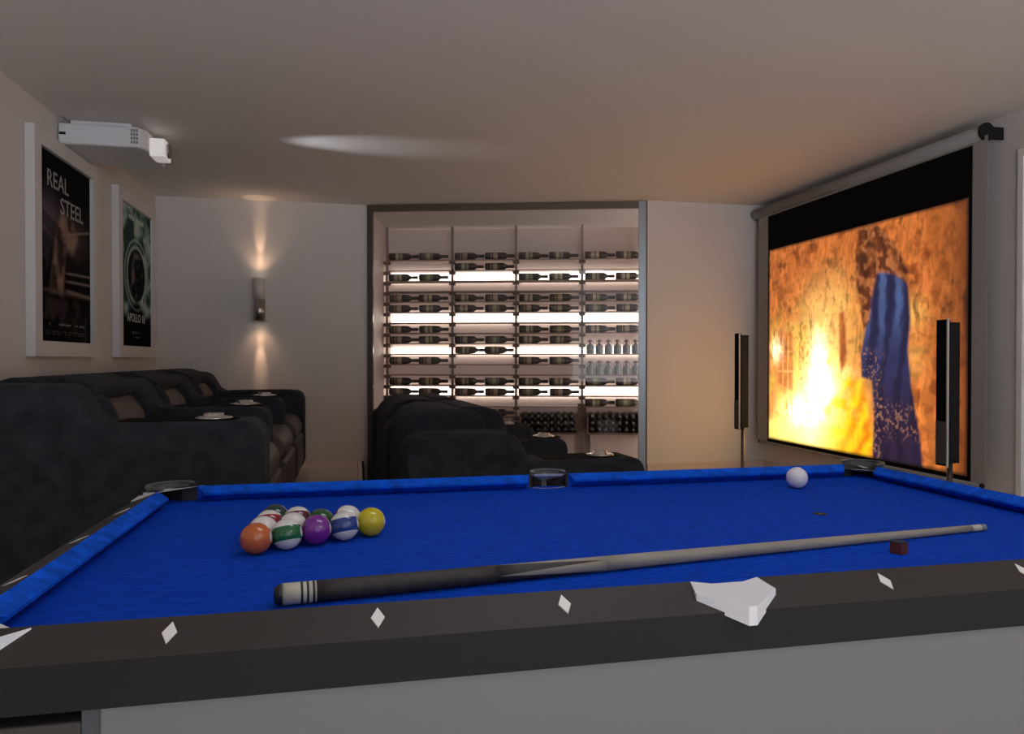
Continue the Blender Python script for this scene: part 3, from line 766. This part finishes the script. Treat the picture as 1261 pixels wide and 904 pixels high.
# housing, end caps, bracket, bottom bar
hz, hr = 2.232, .042
bm = lathe(B(), [(hr, 0), (hr, 5.345-3.165)], 28, axis_matrix((.02, 3.165-4.2, hz), (.02, 5.345-4.2, hz))); h = mesh('roller_housing', bm, M['house'], scr, True)
bm = B(); lathe(bm, [(0, 0), (hr+.004, .001), (hr+.004, .012), (0, .0125)], 28, axis_matrix((.02, 3.165-4.2, hz), (.02, 3.15-4.2, hz))); mesh('end_cap', bm, M['black'], scr)
bm = B(); lathe(bm, [(0, 0), (hr+.004, .001), (hr+.004, .012), (0, .0125)], 28, axis_matrix((.02, 5.345-4.2, hz), (.02, 5.357-4.2, hz))); mesh('end_cap', bm, M['steel'], scr)
bm = B(); box(bm, .02, XR-SX, 3.153-4.2, 3.164-4.2, hz-.036, hz+.026); mesh('wall_bracket', bm, M['black'], scr)
bm = B(); box(bm, .02, XR-SX, 5.346-4.2, 5.356-4.2, hz-.03, hz+.026); mesh('wall_bracket', bm, M['steel'], scr)
bm = B(); tube(bm, (.004, 3.16-4.2, .424), (.004, 5.265-4.2, .424), .011, 14); mesh('bottom_bar', bm, M['house'], scr, True)
for yy in (3.155, 5.268):
    bm = B(); bmesh.ops.create_uvsphere(bm, u_segments=16, v_segments=10, radius=.0135, matrix=Matrix.Translation((.004, yy-4.2, .424))); mesh('end_knob', bm, M['black'], scr, True)

# ------------------------------------------------------------------ column speakers
def speaker(x, y, label):
    r = empty('column_speaker', (x, y, 0)); tag(r, label, 'loudspeaker', 'column speakers')
    z0, z1 = .592, 1.25
    bevel(mesh('cabinet', prism(B(), [(.016, -.030), (.075, -.024), (.075, .024), (.016, .030)], z0+.012, z1-.012, 'z'), M['black'], r), .003, 2)
    bevel(mesh('front_panel', box(B(), 0, .016, -.030, .034, z0, z1), M['blackm'], r), .002, 1)
    mesh('grille', box(B(), -.002, 0, -.026, .032, z0+.01, z0+.20), mat('grille_grey', (.05, .048, .045), .7, bump=(900, .4)), r)
    mesh('side_trim', box(B(), -.003, .004, -.0375, -.030, z0-.004, z1+.004), M['silver'], r)
    mesh('pole', lathe(B(), [(.012, .02), (.012, z0+.012)], 16, Matrix.Translation((.045, 0, 0))), M['bronze'], r, True)
    mesh('foot', lathe(B(), [(0, 0), (.13, 0), (.13, .012), (.02, .022), (0, .022)], 32, Matrix.Translation((.045, 0, 0))), M['black'], r, True)
    return r
speaker(2.545, 4.585, 'slim black column speaker on a pole by the back right corner')
speaker(2.575, 2.822, 'slim black column speaker on a pole in front of the screen')

# ------------------------------------------------------------------ projector under the ceiling
pj = empty('projector', (-1.29, 4.36, HC)); tag(pj, 'white projector mounted under the ceiling above the left wall', 'projector')
hx = 1.29
bevel(mesh('body', prism(B(), [(-1.500+hx, 4.15-4.36), (-1.12+hx, 4.15-4.36), (-1.085+hx, 4.20-4.36), (-1.085+hx, 4.57-4.36), (-1.500+hx, 4.57-4.36)], -.138, -.030, 'z'), M['plastic'], pj), .012, 3)
mesh('mount_plate', box(B(), -.17, .12, -.15, .15, -.031, 0), M['plastic'], pj)
bm = B(); box(bm, -1.493+hx, -1.462+hx, 4.1485-4.36, 4.1510-4.36, -.092, -.078); mesh('badge', bm, M['black'], pj)
bm = B()
for i in range(3):
    for j in range(4): box(bm, -1.155+hx+i*.013, -1.146+hx+i*.013, 4.1485-4.36, 4.152-4.36, -.118+j*.02, -.104+j*.02)
mesh('vent_grille', bm, M['alu'], pj)
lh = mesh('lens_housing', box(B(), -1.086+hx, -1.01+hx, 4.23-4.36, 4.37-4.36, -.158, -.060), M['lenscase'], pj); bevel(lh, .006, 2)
bm = lathe(B(), [(.036, 0), (.04, 0), (.04, .012), (.034, .012)], 28, axis_matrix((-1.01+hx, 4.30-4.36, -.109), (-.99+hx, 4.30-4.36, -.109))); mesh('lens_ring', bm, M['steel'], lh)
bm = lathe(B(), [(0, .006), (.02, .005), (.033, .001), (.033, 0)], 28, axis_matrix((-1.01+hx, 4.30-4.36, -.109), (-.99+hx, 4.30-4.36, -.109))); mesh('lens', bm, M['lensw'], lh, True)

# ------------------------------------------------------------------ framed posters on the left wall
def poster(y0, y1, zt, zb, fn, label, b=.075):
    r = empty('framed_poster', (XL, (y0+y1)/2, (zt+zb)/2)); tag(r, label, 'poster')
    W, H = (y1-y0)/2, (zt-zb)/2
    bm = B(); box(bm, .002, .045, -W, -W+b, -H, H); fr = bm
    box(bm, .002, .045, W-b, W, -H, H); box(bm, .002, .045, -W+b, W-b, -H, -H+b); box(bm, .002, .045, -W+b, W-b, H-b, H)
    mesh('frame', bm, M['frame'], r)
    mesh('backing', box(B(), .002, .024, -W+b, W-b, -H+b, H-b), M['blackm'], r)
    sheet('poster_print', 110, 170, fn, attr_mat(label[:18].replace(' ', '_')+'_print', rough=.9), r, lambda s, t: (.0245, -W+b+(2*W-2*b)*s, -H+b+(2*H-2*b)*t))
    return r, 2*(W-b), 2*(H-b)
def text(body, size, parent, x, y, z, m, sx=1., name='title'):
    cu = bpy.data.curves.new(name, 'FONT'); cu.body = body; cu.size = size; cu.align_x = 'CENTER'; cu.extrude = .0004; cu.offset = .0004
    tmp = bpy.data.objects.new(name+'_tmp', cu); COL.objects.link(tmp); bpy.context.view_layer.update()
    me = bpy.data.meshes.new_from_object(tmp.evaluated_get(bpy.context.evaluated_depsgraph_get())); bpy.data.objects.remove(tmp)
    me.name = name; me.materials.clear(); me.materials.append(m)
    o = bpy.data.objects.new(name, me); COL.objects.link(o); o.parent = parent
    o.location = (x, y, z); o.rotation_euler = (PI/2, 0, PI/2); o.scale = (sx, 1, 1); return o
def art_ring(s, t):
    st = fbm(s*7, t*9, 5, 5)
    c = np.zeros(s.shape+(3,))+S2L((16, 15, 17)); c = mixc(c, S2L((52, 46, 50)), sst(.45, .75, st)*sst(.95, .55, t)*.8)
    g = np.exp(-(((s-.15)/.25)**2+((t-.66)/.10)**2)); c = mixc(c, S2L((120, 104, 112)), g*.7)
    g = np.exp(-(((s-.7)/.25)**2+((t-.60)/.12)**2)); c = mixc(c, S2L((92, 78, 74)), g*.6)
    # padded corner post of a boxing ring with its ropes
    m = poly_mask(s, t, [(.20, .27), (.44, .27), (.50, .52), (.64, .50), (.74, .60), (.62, .70), (.42, .71), (.30, .56)], .03)
    c = mixc(c, S2L((150, 122, 108)), m*(.35+.75*st)); c = mixc(c, S2L((24, 20, 20)), m*sst(.5, .3, st)*.8)
    for y0, sl, w in ((.70, -.22, .006), (.68, -.22, .006), (.66, -.22, .006), (.64, -.22, .006)):
        c = mixc(c, S2L((30, 26, 26)), np.exp(-((t-y0-sl*s)/w)**2)*sst(.5, .35, s))
    for y0, sl, w in ((.60, .14, .007), (.385, .03, .006), (.34, .02, .006), (.285, -.02, .009)):
        c = mixc(c, S2L((150, 132, 122)), np.exp(-((t-y0-sl*(s-.5))/w)**2)*sst(.42, .6, s)*.8)
    c = mixc(c, S2L((104, 84, 72)), np.exp(-((t-.27)/.012)**2)*.5)
    c = mixc(c, S2L((58, 48, 44)), sst(.26, .2, t)*sst(.10, .14, t)*sst(.45, .7, fbm(s*12, t*10, 8, 3)))
    for y0, a, w in ((.095, .9, .004), (.055, .35, .003), (.04, .3, .003)):
        c = mixc(c, S2L((150, 140, 132)), np.exp(-((t-y0)/w)**2)*sst(.35, .55, vnoise(s*46, t*0+y0*99, 3))*sst(.1, .16, s)*sst(.9, .84, s)*a)
    return c
def art_disc(s, t):
    st = fbm(s*6, t*8, 15, 5)
    c = np.zeros(s.shape+(3,))+S2L((104, 134, 126)); c = mixc(c, S2L((170, 190, 180)), sst(.45, .7, st)); c = mixc(c, S2L((40, 60, 58)), sst(.52, .38, st)*.9)
    d = np.hypot((s-.52)*1.0, (t-.52)*1.45)
    c = mixc(c, S2L((22, 28, 30)), sst(.31, .27, d)); c = mixc(c, S2L((120, 110, 108)), sst(.27, .2, d)*sst(.45, .65, fbm(s*10, t*10, 33, 4))*.8)
    for R0, w in ((.30, .02), (.37, .012)): c = mixc(c, S2L((176, 196, 184)), np.exp(-((d-R0)/w)**2)*.75)
    c = mixc(c, S2L((8, 12, 12)), sst(.33, .24, t+.05*np.sin(s*9)))
    for R0, w in ((.37, .012),): c = mixc(c, S2L((120, 138, 128)), np.exp(-((d-R0)/w)**2)*sst(.40, .3, t)*sst(.2, .28, t)*.7)
    for y0 in (.93, .915): c = mixc(c, S2L((210, 226, 216)), np.exp(-((t-y0)/.006)**2)*sst(.4, .6, vnoise(s*30, s*0+y0*40, 4))*sst(.08, .12, s)*sst(.8, .7, s)*.8)
    for y0, w, h in ((.10, .16, .008), (.065, .12, .004)): c = mixc(c, S2L((130, 140, 136)), np.exp(-((t-y0)/h)**2)*sst(w, w*.8, np.abs(s-.5))*sst(.35, .6, vnoise(s*60, s*0+y0*40, 6))*.8)
    return c
M['ptext'] = mat('poster_lettering', (.30, .29, .29), .7); M['ptext2'] = mat('poster_lettering_pale', (.50, .52, .51), .5)
r, W, H = poster(3.775, 4.62, 2.165, 1.085, art_ring, 'large white-framed dark film poster with boxing ring ropes, nearer the camera')
text('REAL', .118, r, .0252, -.10, H/2-.165, M['ptext'], 1.05); text('STEEL', .118, r, .0252, .085, H/2-.275, M['ptext'], 1.05)
r, W, H = poster(4.995, 5.855, 2.165, 1.085, art_disc, 'white-framed teal and black film poster with a round visor shape, nearer the corner')
text('APOLLO 18', .080, r, .0252, 0, -H/2+.165, M['ptext2'], 1.0)

# ------------------------------------------------------------------ wall sconce
sc = empty('wall_sconce', (-.738, YB, 1.54)); tag(sc, 'metal up-and-down wall light on the back wall above the sofa', 'wall light')
bevel(mesh('back_plate', box(B(), -.030, .045, -.03, 0, -.17, .02), M['bronzes'], sc), .003, 1)
mesh('upper_tube', lathe(B(), [(.0, .02), (.044, .02), (.044, .175), (.037, .175), (.037, .16), (0, .16)], 24, Matrix.Translation((-.008, -.085, -.02))), M['bronzes'], sc, True)
mesh('lower_tube', lathe(B(), [(0, -.145), (.036, -.145), (.036, -.16), (.044, -.16), (.044, .0), (0, .0)], 24, Matrix.Translation((-.002, -.085, -.01))), M['steel'], sc, True)
mesh('bulb', lathe(B(), [(0, .161), (.03, .161), (.03, .168), (0, .168)], 20, Matrix.Translation((-.008, -.085, -.02))), M['lampw'], sc)
mesh('bulb', lathe(B(), [(0, -.146), (.03, -.146), (.03, -.152), (0, -.152)], 20, Matrix.Translation((-.002, -.085, -.01))), M['lampw'], sc)

# ------------------------------------------------------------------ ceiling light panels: one above the table, one added behind the viewpoint as fill
def panel(x, y, lx, ly, e, label, col=(.92, .95, 1)):
    r = empty('ceiling_light', (x, y, HC)); tag(r, label, 'ceiling light', 'ceiling light panels')
    bm = B(); box(bm, -lx/2-.02, lx/2+.02, -ly/2-.02, ly/2+.02, -.03, 0); mesh('frame', bm, M['white'], r)
    mesh('diffuser', box(B(), -lx/2, lx/2, -ly/2, ly/2, -.034, -.030), mat('diffuser', (.9, .9, .9), .5, emit=col, estr=e), r)
    return r
panel(.55, 1.35, .9, .35, 4.5, 'ceiling light panel above the pool table', (.90, .95, 1))
panel(1.9, -.6, .9, .5, 4.5, 'added fill light panel on the ceiling behind the viewpoint at right', (1, .97, .93))  # added out of view to raise the bounce light in the room

# ------------------------------------------------------------------ lights
def spot(name, loc, direction, energy, angle, blend, color, size=.01):
    l = bpy.data.lights.new(name, 'SPOT'); l.energy = energy; l.spot_size = math.radians(angle); l.spot_blend = blend
    l.color = color; l.shadow_soft_size = size
    o = bpy.data.objects.new(name, l); COL.objects.link(o); o.location = loc
    o.rotation_euler = Vector(direction).to_track_quat('-Z', 'Y').to_euler(); return o
for sg, zz in ((1, 1.70), (-1, 1.375)):
    spot('sconce_beam', (-.745, YB-.085, zz), (0, .26, sg), 9, 19, .9, (1, .62, .38))
    spot('sconce_core', (-.745, YB-.085, zz), (0, .52, sg), 1.5, 24, 1., (1, .62, .38))
    if sg > 0: spot('sconce_ceiling', (-.745, YB-.085, zz), (0, 0, 1), 3.5, 25, .5, (1, .66, .42))
    spot('sconce_glow', (-.745, YB-.085, zz), (0, .12, sg), 1.9, 100, 1., (1, .62, .38))
sp_ = spot('projector_spill', (-.985, 4.34, HC-.092), (1, .006, .094), 90, 26, 1.0, (.85, .90, 1), .012); sp_.scale = (1, .27, 1)

W = bpy.data.worlds.new('world'); S.world = W; W.use_nodes = True
bg = W.node_tree.nodes['Background']; bg.inputs['Color'].default_value = (.88, .92, 1, 1); wn = W.node_tree.nodes; wl_ = W.node_tree.links
wtc = wn.new('ShaderNodeTexCoord'); wsx = wn.new('ShaderNodeSeparateXYZ'); wmr = wn.new('ShaderNodeMapRange')   # brighter below the horizon, added to light the ceiling; dimmer sky above
wmr.inputs['From Min'].default_value = -.05; wmr.inputs['From Max'].default_value = .05; wmr.inputs['To Min'].default_value = 5.0; wmr.inputs['To Max'].default_value = 1.1
wl_.new(wtc.outputs['Generated'], wsx.inputs[0]); wl_.new(wsx.outputs['Z'], wmr.inputs['Value']); wl_.new(wmr.outputs[0], bg.inputs['Strength'])

S.view_settings.view_transform = 'Standard'; S.view_settings.look = 'None'
S.view_settings.gamma = 1; S.view_settings.exposure = .12; S.view_settings.use_curve_mapping = False
S.cycles.use_denoising = True; S.cycles.max_bounces = 8; S.cycles.diffuse_bounces = 5
S.cycles.sample_clamp_indirect = 6; S.cycles.transparent_max_bounces = 12
